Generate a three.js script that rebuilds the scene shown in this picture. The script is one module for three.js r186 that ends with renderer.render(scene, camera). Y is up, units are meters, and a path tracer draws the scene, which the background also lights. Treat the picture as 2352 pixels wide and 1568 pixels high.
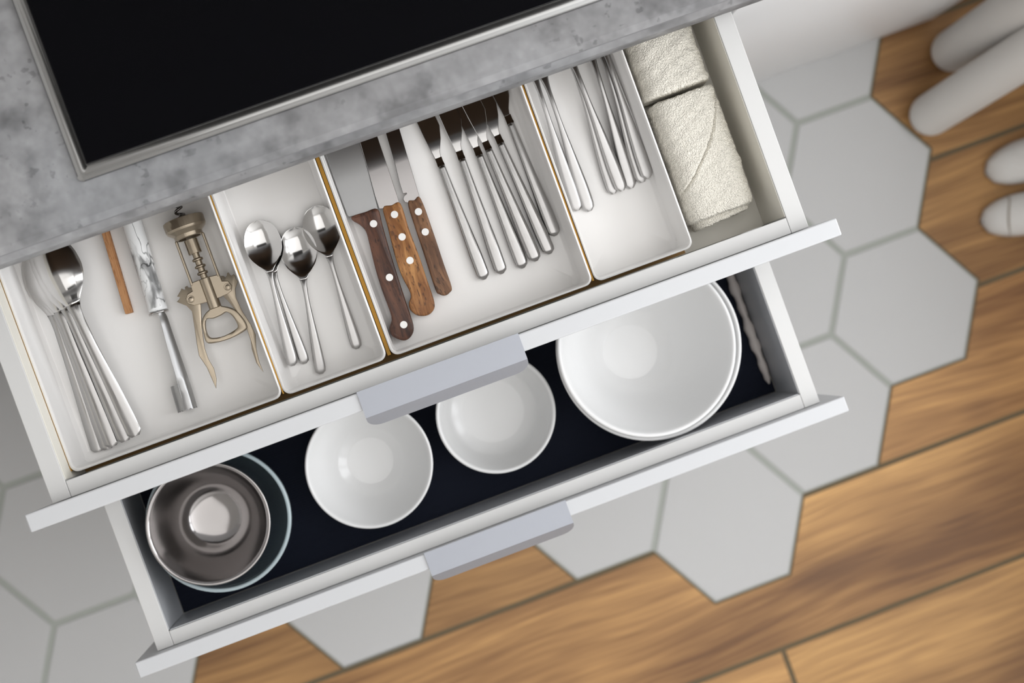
import * as THREE from 'three';
import { RoundedBoxGeometry } from 'three/addons/geometries/RoundedBoxGeometry.js';
import { mergeGeometries, mergeVertices, toCreasedNormals } from 'three/addons/utils/BufferGeometryUtils.js';
import { RectAreaLightUniformsLib } from 'three/addons/lights/RectAreaLightUniformsLib.js';

// ---------------------------------------------------------------- camera, sky, light, exposure
const scene = new THREE.Scene();
const renderer = new THREE.WebGLRenderer({ antialias: true });
renderer.toneMapping = THREE.LinearToneMapping;
renderer.toneMappingExposure = 1.0;
renderer.shadowMap.enabled = true;
RectAreaLightUniformsLib.init();

const camera = new THREE.PerspectiveCamera(27.2586, 1.5, 0.05, 30);
camera.position.set(-0.0213, 2.1262, 0.2642);
camera.up.set(0.34322, 0.00957, -0.93921);
camera.lookAt(-0.0213 + 0.070316, 2.1262 - 0.997404, 0.2642 + 0.015534);
camera.focus = 1.355;
camera.userData.fStop = 3.6;

scene.background = new THREE.Color(0.86, 0.93, 1.0);                 // overcast sky, seen through the window only
const WIN = { x: 1.6, y0: 0.95, y1: 2.42, z0: 0.0, z1: 1.5 };       // window opening in the right wall
for (const k of [0, 1]) {                                            // daylight through the two panes of the window
  const w = (WIN.z1 - WIN.z0) / 2;
  const l = new THREE.RectAreaLight(new THREE.Color(0.965, 0.975, 1.0), 4.4, w - 0.12, WIN.y1 - WIN.y0 - 0.12);
  l.name = 'window_daylight';
  l.position.set(WIN.x - 0.03, (WIN.y0 + WIN.y1) / 2, WIN.z0 + w * (k + 0.5));
  l.lookAt(WIN.x - 1, (WIN.y0 + WIN.y1) / 2, WIN.z0 + w * (k + 0.5));
  scene.add(l);
}

const FILL = { x: 0.36, y: 2.44, z: 0.56, w: 2.2, d: 1.8 };           // added fill light standing in for a bright ceiling
{
  const l = new THREE.RectAreaLight(new THREE.Color(1.0, 0.99, 0.98), 0.86, FILL.w - 0.06, FILL.d - 0.06);
  l.name = 'added_fill_light'; l.position.set(FILL.x, FILL.y - 0.004, FILL.z); l.lookAt(FILL.x, 0, FILL.z); scene.add(l);
}

// ---------------------------------------------------------------- helpers
let seed = 7;
const rnd = () => { seed = (seed + 0x6d2b79f5) | 0; let t = Math.imul(seed ^ (seed >>> 15), 1 | seed); t = (t + Math.imul(t ^ (t >>> 7), 61 | t)) ^ t; return ((t ^ (t >>> 14)) >>> 0) / 4294967296; };
const lerp = (a, b, t) => a + (b - a) * t, clamp = (v, a = 0, b = 1) => Math.min(b, Math.max(a, v));
const smooth = (a, b, v) => { const t = clamp((v - a) / (b - a)); return t * t * (3 - 2 * t); };
const V = (x, y, z) => new THREE.Vector3(x, y, z);
const used = {};
const numbered = (n) => { const k = used[n] = (used[n] ?? -1) + 1; return k ? n + '_' + String(k).padStart(3, '0') : n; };
function tag(o, label, category, group, kind) { o.userData.label = label; if (category) o.userData.category = category; if (group) o.userData.group = group; if (kind) o.userData.kind = kind; return o; }
function thing(name, label, category, pos = [0, 0, 0], turn = 0, group, kind) {
  const o = new THREE.Group(); o.name = numbered(name); o.position.set(...pos); o.rotation.y = turn; scene.add(o);
  return tag(o, label, category, group, kind);
}
function part(name, geo, mat, parent, label) {
  const g = Array.isArray(geo) ? merge(geo) : geo;
  const m = new THREE.Mesh(g, mat); m.name = name; m.castShadow = m.receiveShadow = true;
  if (label) m.userData.label = label;
  parent.add(m); return m;
}
function single(name, geo, mat, pos, label, category, group, kind) {
  const m = part(numbered(name), geo, mat, scene); m.position.set(...pos); return tag(m, label, category, group, kind);
}
function dup(o, pos, turn, label, group) {
  const c = o.clone(); c.name = numbered(o.name.replace(/_\d+$/, '')); c.userData = { ...o.userData }; scene.add(c); c.position.set(...pos); c.rotation.y = turn;
  if (label) c.userData.label = label; if (group) c.userData.group = group; return c;
}
function merge(list) {
  const l = list.map((g) => { const h = g.index ? g.toNonIndexed() : g.clone(); for (const k of Object.keys(h.attributes)) if (!['position', 'normal', 'uv'].includes(k)) h.deleteAttribute(k); if (!h.attributes.uv) h.setAttribute('uv', new THREE.BufferAttribute(new Float32Array(h.attributes.position.count * 2), 2)); return h; });
  return mergeGeometries(l);
}
const box = (x0, x1, y0, y1, z0, z1, r = 0.0012) => {
  const w = x1 - x0, h = y1 - y0, d = z1 - z0; r = Math.min(r, w / 2.2, h / 2.2, d / 2.2);
  return new RoundedBoxGeometry(w, h, d, 2, r).translate((x0 + x1) / 2, (y0 + y1) / 2, (z0 + z1) / 2);
};
const plain = (x0, x1, y0, y1, z0, z1) => new THREE.BoxGeometry(x1 - x0, y1 - y0, z1 - z0).translate((x0 + x1) / 2, (y0 + y1) / 2, (z0 + z1) / 2);
// uv in metres: the two axes across each face (or fixed x/z)
function uvMetres(g, { sx = 1, sz = 1, ox = 0, oz = 0, fixed = false } = {}) {
  if (g.index) g = g.toNonIndexed();
  const p = g.attributes.position, n = g.attributes.normal, uv = new Float32Array(p.count * 2);
  for (let i = 0; i < p.count; i++) {
    const x = p.getX(i), y = p.getY(i), z = p.getZ(i), ax = Math.abs(n.getX(i)), ay = Math.abs(n.getY(i)), az = Math.abs(n.getZ(i));
    let u = x, v = z;
    if (!fixed) { if (ax > ay && ax > az) { u = z; v = y; } else if (az > ay) { u = x; v = y + 0.37; } }
    uv[2 * i] = u * sx + ox; uv[2 * i + 1] = v * sz + oz;
  }
  g.setAttribute('uv', new THREE.BufferAttribute(uv, 2)); return g;
}
// outline in the x-z plane (metres) pulled up from y0 to y1, with a small bevel
function slab(pts, y0, y1, { bevel = 0, holes = [], spline = 0, seg = 2 } = {}) {
  const path = (q) => { const v = q.map(([x, z]) => new THREE.Vector2(x, -z)); return spline ? new THREE.CatmullRomCurve3(v.map((a) => V(a.x, a.y, 0)), true, 'catmullrom', 0.5).getPoints(q.length * spline).map((a) => new THREE.Vector2(a.x, a.y)).slice(0, -1) : v; };
  const fix = (v, ccw) => (THREE.ShapeUtils.area(v) > 0) === ccw ? v : v.reverse();
  const s = new THREE.Shape(fix(path(pts), true));
  for (const h of holes) s.holes.push(new THREE.Path(fix(path(h), false)));
  const g = new THREE.ExtrudeGeometry(s, { depth: Math.max(1e-5, y1 - y0 - 2 * bevel), bevelEnabled: bevel > 0, bevelThickness: bevel, bevelSize: bevel, bevelOffset: -bevel, bevelSegments: seg, curveSegments: 8 });
  return g.rotateX(-Math.PI / 2).translate(0, y0 + bevel, 0);
}
// skin a list of rings (arrays of points) into one closed surface
function loft(rings, { caps = true, closed = true, crease = 0 } = {}) {
  const m = rings[0].length, pos = [], uv = [], idx = [];
  rings.forEach((r, i) => r.forEach((q, j) => { pos.push(q.x, q.y, q.z); uv.push(j / m, i / rings.length); }));
  const cols = closed ? m : m - 1;
  for (let i = 0; i < rings.length - 1; i++) for (let j = 0; j < cols; j++) {
    const a = i * m + j, b = i * m + (j + 1) % m, c = a + m, d = b + m;
    idx.push(a, c, b, b, c, d);
  }
  if (caps && closed) for (const [i, flip] of [[0, false], [rings.length - 1, true]]) {
    const c = new THREE.Vector3(); rings[i].forEach((q) => c.add(q)); c.divideScalar(m);
    const k = pos.length / 3; pos.push(c.x, c.y, c.z); uv.push(0.5, 0.5);
    for (let j = 0; j < m; j++) { const a = i * m + j, b = i * m + (j + 1) % m; flip ? idx.push(k, b, a) : idx.push(k, a, b); }
  }
  let g = new THREE.BufferGeometry();
  g.setAttribute('position', new THREE.Float32BufferAttribute(pos, 3)); g.setAttribute('uv', new THREE.Float32BufferAttribute(uv, 2)); g.setIndex(idx);
  // outward orientation
  let vol = 0; const P = g.attributes.position, A = V(0, 0, 0), B = V(0, 0, 0), C = V(0, 0, 0);
  for (let i = 0; i < idx.length; i += 3) { A.fromBufferAttribute(P, idx[i]); B.fromBufferAttribute(P, idx[i + 1]); C.fromBufferAttribute(P, idx[i + 2]); vol += A.dot(B.cross(C)); }
  if (vol < 0) { for (let i = 0; i < idx.length; i += 3) { const t = idx[i + 1]; idx[i + 1] = idx[i + 2]; idx[i + 2] = t; } g.setIndex(idx); }
  g.computeVertexNormals();
  if (crease) g = toCreasedNormals(g, crease);
  return g;
}
// smooth monotone curve through [t, value] pairs
function curve(pts) {
  const n = pts.length, h = [], d = [], m = [];
  for (let i = 0; i < n - 1; i++) { h[i] = pts[i + 1][0] - pts[i][0]; d[i] = (pts[i + 1][1] - pts[i][1]) / h[i]; }
  m[0] = d[0]; m[n - 1] = d[n - 2];
  for (let i = 1; i < n - 1; i++) m[i] = d[i - 1] * d[i] <= 0 ? 0 : 2 * d[i - 1] * d[i] / (d[i - 1] + d[i]);
  return (t) => {
    if (t <= pts[0][0]) return pts[0][1]; if (t >= pts[n - 1][0]) return pts[n - 1][1];
    let i = 0; while (t > pts[i + 1][0]) i++;
    const s = (t - pts[i][0]) / h[i], s2 = s * s, s3 = s2 * s;
    return (2 * s3 - 3 * s2 + 1) * pts[i][1] + (s3 - 2 * s2 + s) * h[i] * m[i] + (-2 * s3 + 3 * s2) * pts[i + 1][1] + (s3 - s2) * h[i] * m[i + 1];
  };
}
const lathe = (pts, seg = 72, crease = 0) => { const g = new THREE.LatheGeometry(pts.map(([r, y]) => new THREE.Vector2(Math.max(r, 1e-5), y)), seg); return crease ? toCreasedNormals(g, crease) : g; };
const lathePath = (pts, seg = 96, n = 6) => lathe(new THREE.SplineCurve(pts.map(([a, b]) => new THREE.Vector2(a, b))).getPoints(pts.length * n).map((q) => [q.x, q.y]), seg);
const cylZ = (r0, r1, z0, z1, x = 0, y = 0, seg = 28) => new THREE.CylinderGeometry(r1, r0, z1 - z0, seg).rotateX(Math.PI / 2).translate(x, y, (z0 + z1) / 2);
const cylY = (r, y0, y1, x, z, seg = 20) => new THREE.CylinderGeometry(r, r, y1 - y0, seg).translate(x, (y0 + y1) / 2, z);

// ---------------------------------------------------------------- procedural textures
const hash = (x, y, s) => { let h = Math.imul(x, 374761393) ^ Math.imul(y, 668265263) ^ Math.imul(s, 2246822519); h = Math.imul(h ^ (h >>> 13), 1274126177); return ((h ^ (h >>> 16)) >>> 0) / 4294967296; };
function vnoise(x, y, px, py, s) {                                    // value noise that repeats every px, py cells
  const xi = Math.floor(x), yi = Math.floor(y), fx = x - xi, fy = y - yi, u = fx * fx * (3 - 2 * fx), v = fy * fy * (3 - 2 * fy);
  const w = (a, n) => ((a % n) + n) % n, x0 = w(xi, px), x1 = w(xi + 1, px), y0 = w(yi, py), y1 = w(yi + 1, py);
  return lerp(lerp(hash(x0, y0, s), hash(x1, y0, s), u), lerp(hash(x0, y1, s), hash(x1, y1, s), u), v);
}
function fbm(u, v, fx, fy, oct, s) { let a = 0, k = 0.5, t = 0; for (let o = 0; o < oct; o++) { a += k * vnoise(u * fx, v * fy, fx, fy, s + o * 17); t += k; k *= 0.5; fx *= 2; fy *= 2; } return a / t; }
function texture(w, h, f, srgb = true, repeat = [1, 1]) {
  const d = new Uint8Array(w * h * 4);
  for (let j = 0; j < h; j++) for (let i = 0; i < w; i++) { const c = f((i + 0.5) / w, (j + 0.5) / h), k = (j * w + i) * 4; d[k] = clamp(c[0], 0, 255); d[k + 1] = clamp(c[1], 0, 255); d[k + 2] = clamp(c[2], 0, 255); d[k + 3] = 255; }
  const t = new THREE.DataTexture(d, w, h); t.wrapS = t.wrapT = THREE.RepeatWrapping; t.magFilter = THREE.LinearFilter; t.minFilter = THREE.LinearMipmapLinearFilter; t.generateMipmaps = true;
  if (srgb) t.colorSpace = THREE.SRGBColorSpace; t.repeat.set(...repeat); t.needsUpdate = true; return t;
}
const mix3 = (a, b, t) => [lerp(a[0], b[0], t), lerp(a[1], b[1], t), lerp(a[2], b[2], t)];
const grey = (v) => [v * 255, v * 255, v * 255];

// oak floor planks: 1.6 m x 0.8 m of grain
const woodTex = texture(2048, 1024, (u, v) => {
  const warp = (fbm(u, v, 3, 4, 3, 11) - 0.5) * 0.07 + (fbm(u, v, 8, 6, 2, 19) - 0.5) * 0.012;
  const y = v + warp;
  const broad = fbm(u, y, 2, 9, 4, 3), grain = fbm(u, y, 5, 70, 3, 5), fine = fbm(u, y, 24, 300, 2, 7), cloud = fbm(u, v, 4, 4, 3, 23);
  const knot = smooth(0.7, 0.86, fbm(u, v, 7, 7, 2, 41));
  let t = clamp(0.5 + (broad - 0.5) * 0.9 + (grain - 0.5) * 0.5 + (fine - 0.5) * 0.45 + (cloud - 0.5) * 1.2);
  let c = mix3([116, 80, 47], [220, 173, 112], t);
  c = mix3(c, [84, 54, 34], knot * 0.5);
  return c;
}, true, [1 / 1.6, 1 / 0.8]);
// concrete laminate: 1 m x 0.5 m
const concreteTex = texture(2048, 1024, (u, v) => {
  const a = fbm(u, v, 8, 4, 5, 101), b = fbm(u, v, 60, 20, 3, 103), c = fbm(u, v, 160, 80, 2, 107), str = fbm(u, v, 10, 40, 3, 113);
  let l = 0.54 + (a - 0.5) * 0.20 + (b - 0.5) * 0.10 + (c - 0.5) * 0.07 + (str - 0.5) * 0.05;
  l -= smooth(0.54, 0.74, fbm(u + 0.3, v + 0.1, 22, 12, 5, 131)) * 0.10;
  l -= smooth(0.70, 0.80, fbm(u, v, 130, 70, 3, 151)) * smooth(0.40, 0.62, fbm(u, v, 12, 8, 3, 157)) * 0.09;
  const w = fbm(u, v, 6, 3, 3, 171) - 0.5;
  return [255 * (l + w * 0.012), 255 * l, 255 * (l + 0.006 - w * 0.01)];
}, true, [1, 2]);
const concreteBump = texture(512, 512, (u, v) => grey(0.5 + (fbm(u, v, 60, 60, 3, 201) - 0.5) * 0.6), false, [4, 4]);
// dark-brown and honey knife woods
function knifeWood(a, b, s, dark) {
  return texture(256, 1024, (u, v) => {
    const w = u + (fbm(u, v, 2, 3, 3, s) - 0.5) * 0.2, g = fbm(w, v, 18, 5, 3, s + 3), f = fbm(w, v, 70, 20, 2, s + 5), cl = fbm(u, v, 2, 5, 3, s + 9);
    let c = mix3(a, b, clamp(0.5 + (g - 0.5) * 1.2 + (cl - 0.5) * 1.2 + (f - 0.5) * 0.5));
    return mix3(c, dark, smooth(0.62, 0.78, fbm(w, v, 40, 30, 3, s + 21)) * 0.6);
  });
}
const marbleTex = texture(512, 512, (u, v) => {
  const w = fbm(u, v, 3, 3, 4, 301), x = u + (fbm(u, v, 4, 4, 4, 305) - 0.5) * 0.35, y = v + (fbm(u, v, 4, 4, 4, 309) - 0.5) * 0.35;
  const vein = 1 - smooth(0.0, 0.022, Math.abs(fbm(x, y, 3, 3, 3, 307) - 0.5)), thin = 1 - smooth(0.0, 0.012, Math.abs(fbm(x, y, 5, 6, 3, 317) - 0.48)), patch = smooth(0.64, 0.76, fbm(x, y, 3, 3, 4, 311));
  const l = 244 - 8 * w - vein * 110 * smooth(0.4, 0.6, fbm(u, v, 4, 4, 3, 321)) - thin * 45 - patch * 120;
  return [l, l + 1, l + 1];
}, true, [1, 2]);
const clothBump = texture(512, 512, (u, v) => grey(0.5 + (fbm(u, v, 90, 90, 2, 401) - 0.5) * 0.9 + 0.12 * Math.sin(u * 2 * Math.PI * 40) * Math.sin(v * 2 * Math.PI * 60)), false);
const ribTex = texture(64, 512, (u, v) => grey(0.5 + 0.5 * Math.sin(v * 2 * Math.PI * 32)), false, [10, 12]);
const smudge = texture(512, 512, (u, v) => grey(0.55 + (fbm(u, v, 6, 6, 4, 501) - 0.5) * 0.7 + (fbm(u, v, 60, 12, 2, 507) - 0.5) * 0.25), false);
const plasterBump = texture(512, 512, (u, v) => grey(fbm(u, v, 40, 40, 3, 521)), false);

// ---------------------------------------------------------------- materials
const std = (o) => new THREE.MeshStandardMaterial(o), phys = (o) => new THREE.MeshPhysicalMaterial(o);
const lin = (r, g, b) => new THREE.Color().setRGB(r, g, b);
const M = {
  wall: std({ color: lin(0.92, 0.915, 0.90), roughness: 0.9, bumpMap: plasterBump, bumpScale: 0.0004 }),
  ceiling: std({ color: lin(0.93, 0.93, 0.92), roughness: 0.95 }),
  lacquer: phys({ color: lin(0.61, 0.618, 0.632), roughness: 0.5, specularIntensity: 0.6 }),
  melamine: std({ color: lin(0.635, 0.632, 0.622), roughness: 0.42 }),
  melamineIn: std({ color: lin(0.90, 0.87, 0.785), roughness: 0.45 }),  // lighter cream, bounced light put into the colour
  greyIn: std({ color: lin(0.50, 0.51, 0.53), roughness: 0.28 }),  // grey carries the shade on the inner sides of the lower drawer
  tray: phys({ color: lin(0.915, 0.90, 0.88), roughness: 0.28 }),
  amber: std({ color: lin(0.80, 0.42, 0.06), roughness: 0.6 }),  // amber stands for warm bounced light in the gaps between trays
  amberBounce: std({ color: lin(0.52, 0.30, 0.10), roughness: 0.6 }),  // honey brown stands for bounced light deep in the tray gaps
  alu: std({ color: lin(0.36, 0.375, 0.415), metalness: 0.4, roughness: 0.42 }),
  hobFrame: std({ color: lin(0.38, 0.38, 0.375), metalness: 1, roughness: 0.2 }),
  hobGlass: phys({ color: lin(0.004, 0.004, 0.005), roughness: 0.06, ior: 1.45 }),
  concrete: std({ map: concreteTex, roughness: 0.55, bumpMap: concreteBump, bumpScale: 0.0002 }),
  backing: std({ color: lin(0.11, 0.065, 0.035), roughness: 0.7 }),
  tile: phys({ color: lin(0.56, 0.56, 0.558), roughness: 0.42 }),
  grout: std({ color: lin(0.42, 0.44, 0.405), roughness: 0.95 }),
  brownGrout: std({ color: lin(0.15, 0.115, 0.068), roughness: 0.95 }),
  steel: std({ color: lin(0.58, 0.57, 0.56), metalness: 1, roughness: 0.14 }),
  satin: std({ color: lin(0.46, 0.452, 0.445), metalness: 1, roughness: 0.30 }),
  worn: std({ color: lin(0.42, 0.412, 0.405), metalness: 1, roughness: 0.40, roughnessMap: smudge }),
  mirror: std({ color: lin(0.52, 0.51, 0.50), metalness: 1, roughness: 0.08 }),
  brushed: std({ color: lin(0.40, 0.40, 0.40), metalness: 1, roughness: 0.36 }),
  darkSteel: std({ color: lin(0.35, 0.335, 0.33), metalness: 1, roughness: 0.13 }),
  wormSteel: std({ color: lin(0.18, 0.17, 0.165), metalness: 1, roughness: 0.3 }),
  gold: std({ color: lin(0.40, 0.34, 0.262), metalness: 1, roughness: 0.33 }),
  marble: phys({ map: marbleTex, roughness: 0.22 }),
  stick: std({ map: knifeWood([166, 114, 72], [200, 150, 104], 601, [140, 92, 54]), roughness: 0.75 }),
  darkWood: std({ map: knifeWood([50, 29, 21], [98, 62, 44], 611, [40, 24, 18]), roughness: 0.5 }),
  honeyWood: std({ map: knifeWood([128, 82, 44], [190, 138, 84], 621, [66, 42, 26]), roughness: 0.55 }),
  greyWood: std({ map: knifeWood([88, 60, 42], [140, 102, 72], 631, [54, 38, 28]), roughness: 0.6 }),
  rivet: std({ color: lin(0.78, 0.77, 0.75), metalness: 0.5, roughness: 0.4 }),
  towel: std({ color: lin(0.87, 0.83, 0.735), roughness: 1, bumpMap: clothBump, bumpScale: 0.0016 }),
  porcelain: phys({ color: lin(0.76, 0.76, 0.755), roughness: 0.17 }),
  glass: phys({ color: lin(0.82, 0.90, 0.93), roughness: 0.03, transmission: 0.92, thickness: 0.004, ior: 1.5, attenuationColor: lin(0.55, 0.82, 0.86), attenuationDistance: 0.05 }),
  litGlassRim: phys({ color: lin(0.74, 0.86, 0.90), roughness: 0.12, transmission: 0.55, thickness: 0.004, ior: 1.5 }),  // paler and frosted, standing for window light caught in the rim
  mat: phys({ color: lin(0.006, 0.009, 0.020), specularIntensity: 0.5, roughness: 0.7, bumpMap: ribTex, bumpScale: 0.0006 }),
  lip: std({ color: lin(0.60, 0.55, 0.52), roughness: 0.6 }),
  whiteWood: std({ color: lin(0.66, 0.64, 0.61), roughness: 0.7 }),
  slipper: std({ color: lin(0.68, 0.665, 0.64), roughness: 0.95, bumpMap: clothBump, bumpScale: 0.001 }),
  seam: std({ color: lin(0.36, 0.32, 0.27), roughness: 0.95 }),
  hood: std({ color: lin(0.02, 0.018, 0.016), roughness: 0.6 }),
  diffuser: std({ color: lin(0.8, 0.8, 0.8), roughness: 0.8, emissive: lin(1.0, 0.98, 0.95), emissiveIntensity: 0.3 }),  // glow of the added fill panel
  pane: phys({ color: lin(1, 1, 1), roughness: 0, transmission: 1, thickness: 0, ior: 1.45 }),
  frameWhite: std({ color: lin(0.8, 0.8, 0.8), roughness: 0.4 }),
};
const planks = [[1, 0.97, 0.92], [0.90, 0.88, 0.84], [1.05, 1.0, 0.94], [0.84, 0.81, 0.76]].map(([r, g, b]) => std({ map: woodTex, color: lin(r, g, b), roughness: 0.5 }));

// ---------------------------------------------------------------- room shell
const RX0 = -1.83, RX1 = WIN.x, RZ0 = -0.53, RZ1 = 1.62, RH = 2.5, S3 = Math.sqrt(3);
const HS = 0.12467, HX = 0.71965, HZ = 0.24068;                      // hexagon tile edge, centre of tile (0,0)
const floor = thing('floor', 'floor of pale hexagon tiles running out into oak look planks', 'floor', [0, 0, 0], 0, null, 'structure');
part('grout', plain(RX0, RX1, -0.05, -0.0016, RZ0, RZ1), M.grout, floor, 'light grey grout between the tiles');
const rowMax = (c) => [1, 1.5, 2, 1.5, 1, 1.5, 1, 1.5, 1, 1.5, 2, 1.5, 1, 1.5, 2, 1.5, 1, 1.5][-c];
const hexPt = (c, r, k) => { const q = { L: [-1, 0], R: [1, 0], TL: [-0.5, -S3 / 2], TR: [0.5, -S3 / 2], BL: [-0.5, S3 / 2], BR: [0.5, S3 / 2] }[k]; return [HX + HS * (1.5 * c + q[0]), HZ + HS * (S3 * r + q[1])]; };
// outline of the wooden part: zigzag round the tiles, then the far walls
const woodOutline = [];
for (let r = -3; r <= 1; r++) woodOutline.push(hexPt(0, r, 'R'), hexPt(0, r, 'BR'));
woodOutline.push(hexPt(0, 1, 'BL'));
for (let c = -1; c >= -12; c--) {
  const up = rowMax(c) < rowMax(c + 1);
  woodOutline.push(hexPt(c, rowMax(c), 'BR')); woodOutline.push(hexPt(c, rowMax(c), 'BL')); void up;
}
woodOutline.push([RX0 + 0.001, hexPt(-12, rowMax(-12), 'BL')[1]], [RX0 + 0.001, RZ1 - 0.001], [RX1 - 0.001, RZ1 - 0.001], [RX1 - 0.001, RZ0 + 0.001], [hexPt(0, -3, 'R')[0], RZ0 + 0.001]);
function offset(poly, d) {                                            // move each edge inwards by d
  let a = 0; poly.forEach(([x, y], i) => { const [u, v] = poly[(i + 1) % poly.length]; a += x * v - u * y; });
  const s = a > 0 ? 1 : -1, n = poly.length;
  return poly.map((q, i) => {
    const p0 = poly[(i + n - 1) % n], p1 = poly[(i + 1) % n];
    const e0 = [q[0] - p0[0], q[1] - p0[1]], e1 = [p1[0] - q[0], p1[1] - q[1]], l0 = Math.hypot(...e0), l1 = Math.hypot(...e1);
    const n0 = [-e0[1] / l0 * s, e0[0] / l0 * s], n1 = [-e1[1] / l1 * s, e1[0] / l1 * s], b = [n0[0] + n1[0], n0[1] + n1[1]], k = 2 / Math.max(0.2, b[0] * b[0] + b[1] * b[1]);
    return [q[0] + b[0] * d * k, q[1] + b[1] * d * k];
  });
}
function clip(poly, [x0, x1, z0, z1]) {
  const cut = (p, inside, at) => { const o = []; p.forEach((a, i) => { const b = p[(i + 1) % p.length], ia = inside(a), ib = inside(b); if (ia) o.push(a); if (ia !== ib) o.push(at(a, b)); }); return o; };
  const X = (v) => (a, b) => [v, a[1] + (b[1] - a[1]) * (v - a[0]) / (b[0] - a[0])], Z = (v) => (a, b) => [a[0] + (b[0] - a[0]) * (v - a[1]) / (b[1] - a[1]), v];
  let p = cut(poly, (q) => q[0] >= x0, X(x0)); p = cut(p, (q) => q[0] <= x1, X(x1)); p = cut(p, (q) => q[1] >= z0, Z(z0)); p = cut(p, (q) => q[1] <= z1, Z(z1));
  return p.filter((a, i) => { const b = p[(i + 1) % p.length]; return Math.hypot(a[0] - b[0], a[1] - b[1]) > 1e-6; });
}
part('plank_grout', slab(offset(woodOutline, -0.002), -0.002, -0.001), M.brownGrout, floor, 'dark brown grout between the planks');
{ // hexagon tiles, one by one
  const a = [], r = HS - 0.0052;
  for (let k = 0; k < 6; k++) a.push([r * Math.cos(k * Math.PI / 3), r * Math.sin(k * Math.PI / 3)]);
  const g = slab(a, -0.008, 0, { bevel: 0.0008, seg: 1 });
  for (let c = 0; c >= -12; c--) for (let q = rowMax(c); q > -3.2; q--) {
    const x = HX + 1.5 * HS * c, z = HZ + S3 * HS * q;
    if (z < -0.02 || x < RX0 + HS) continue;
    const t = part('hex_tile', g, M.tile, floor); t.position.set(x, (rnd() - 0.5) * 0.0005, z);
  }
  // planks, cut where they meet the tiles
  const inner = offset(woodOutline, 0.0012), g2 = 0.0040; let n = 0;
  for (let k = -3; k < 8; k++) {
    const z0 = 0.0473 + 0.2087 * k + g2, z1 = 0.0473 + 0.2087 * (k + 1) - g2;
    let xs = k === 4 ? 0.357 : k === 5 ? 1.0 : (k * 0.437 % 1.2) + 0.75; while (xs > RX0) xs -= 1.2;
    for (let x = xs; x < RX1; x += 1.2) {
      const p = clip(inner, [x + g2, x + 1.2 - g2, z0, z1]);
      if (p.length < 3 || Math.abs(THREE.ShapeUtils.area(p.map(([u, v]) => new THREE.Vector2(u, v)))) < 2e-4) continue;
      const g = uvMetres(slab(p, -0.008, 0), { ox: rnd() * 3, oz: rnd() * 3, fixed: true });
      part('plank', g, planks[(n++ * 7 + (k & 1)) % 4], floor);
    }
  }
}
const T = 0.12;
single('wall_back', plain(RX0 - T, RX1 + T, -0.05, RH, RZ0 - T, RZ0), M.wall, [0, 0, 0], 'white wall behind the worktop', 'wall', null, 'structure');
single('wall_front', plain(RX0 - T, RX1 + T, -0.05, RH, RZ1, RZ1 + T), M.wall, [0, 0, 0], 'white wall facing the worktop', 'wall', null, 'structure');
single('wall_left', plain(RX0 - T, RX0, -0.05, RH, RZ0, RZ1), M.wall, [0, 0, 0], 'white wall at the closed end of the kitchen', 'wall', null, 'structure');
single('wall_right', [plain(RX1, RX1 + T, -0.05, WIN.y0, RZ0, RZ1), plain(RX1, RX1 + T, WIN.y1, RH, RZ0, RZ1), plain(RX1, RX1 + T, WIN.y0, WIN.y1, RZ0, WIN.z0), plain(RX1, RX1 + T, WIN.y0, WIN.y1, WIN.z1, RZ1)], M.wall, [0, 0, 0], 'white wall with the window', 'wall', null, 'structure');
single('ceiling', plain(RX0 - T, RX1 + T, RH, RH + 0.1, RZ0 - T, RZ1 + T), M.ceiling, [0, 0, 0], 'white ceiling', 'ceiling', null, 'structure');
{
  const w = thing('window_1', 'two pane window in the white wall', 'window', [0, 0, 0], 0, null, 'structure'), x0 = RX1 + 0.03, x1 = RX1 + 0.09, zm = (WIN.z0 + WIN.z1) / 2;
  part('window_frame', [plain(x0, x1, WIN.y0, WIN.y0 + 0.06, WIN.z0, WIN.z1), plain(x0, x1, WIN.y1 - 0.06, WIN.y1, WIN.z0, WIN.z1), plain(x0, x1, WIN.y0, WIN.y1, WIN.z0, WIN.z0 + 0.06), plain(x0, x1, WIN.y0, WIN.y1, WIN.z1 - 0.06, WIN.z1), plain(x0, x1, WIN.y0, WIN.y1, zm - 0.05, zm + 0.05)], M.frameWhite, w);
  for (const [a, b] of [[WIN.z0 + 0.06, zm - 0.05], [zm + 0.05, WIN.z1 - 0.06]]) part('pane', new THREE.PlaneGeometry(b - a, WIN.y1 - WIN.y0 - 0.12).rotateY(-Math.PI / 2).translate(RX1 + 0.06, (WIN.y0 + WIN.y1) / 2, (a + b) / 2), M.pane, w);
}

{
  const l = thing('added_fill_panel', 'added fill light panel standing in for a bright ceiling', 'fill_light', [FILL.x, FILL.y, FILL.z]), a = FILL.w / 2, b = FILL.d / 2;
  part('housing', [plain(-a, a, 0.012, RH - FILL.y - 0.0005, -b, b), plain(-a, a, 0, 0.012, -b, -b + 0.03), plain(-a, a, 0, 0.012, b - 0.03, b), plain(-a, -a + 0.03, 0, 0.012, -b + 0.03, b - 0.03), plain(a - 0.03, a, 0, 0.012, -b + 0.03, b - 0.03)], M.frameWhite, l);
  part('diffuser', plain(-a + 0.031, a - 0.031, 0.001, 0.011, -b + 0.031, b - 0.031), M.diffuser, l, 'glowing added fill diffuser');
}

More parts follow.
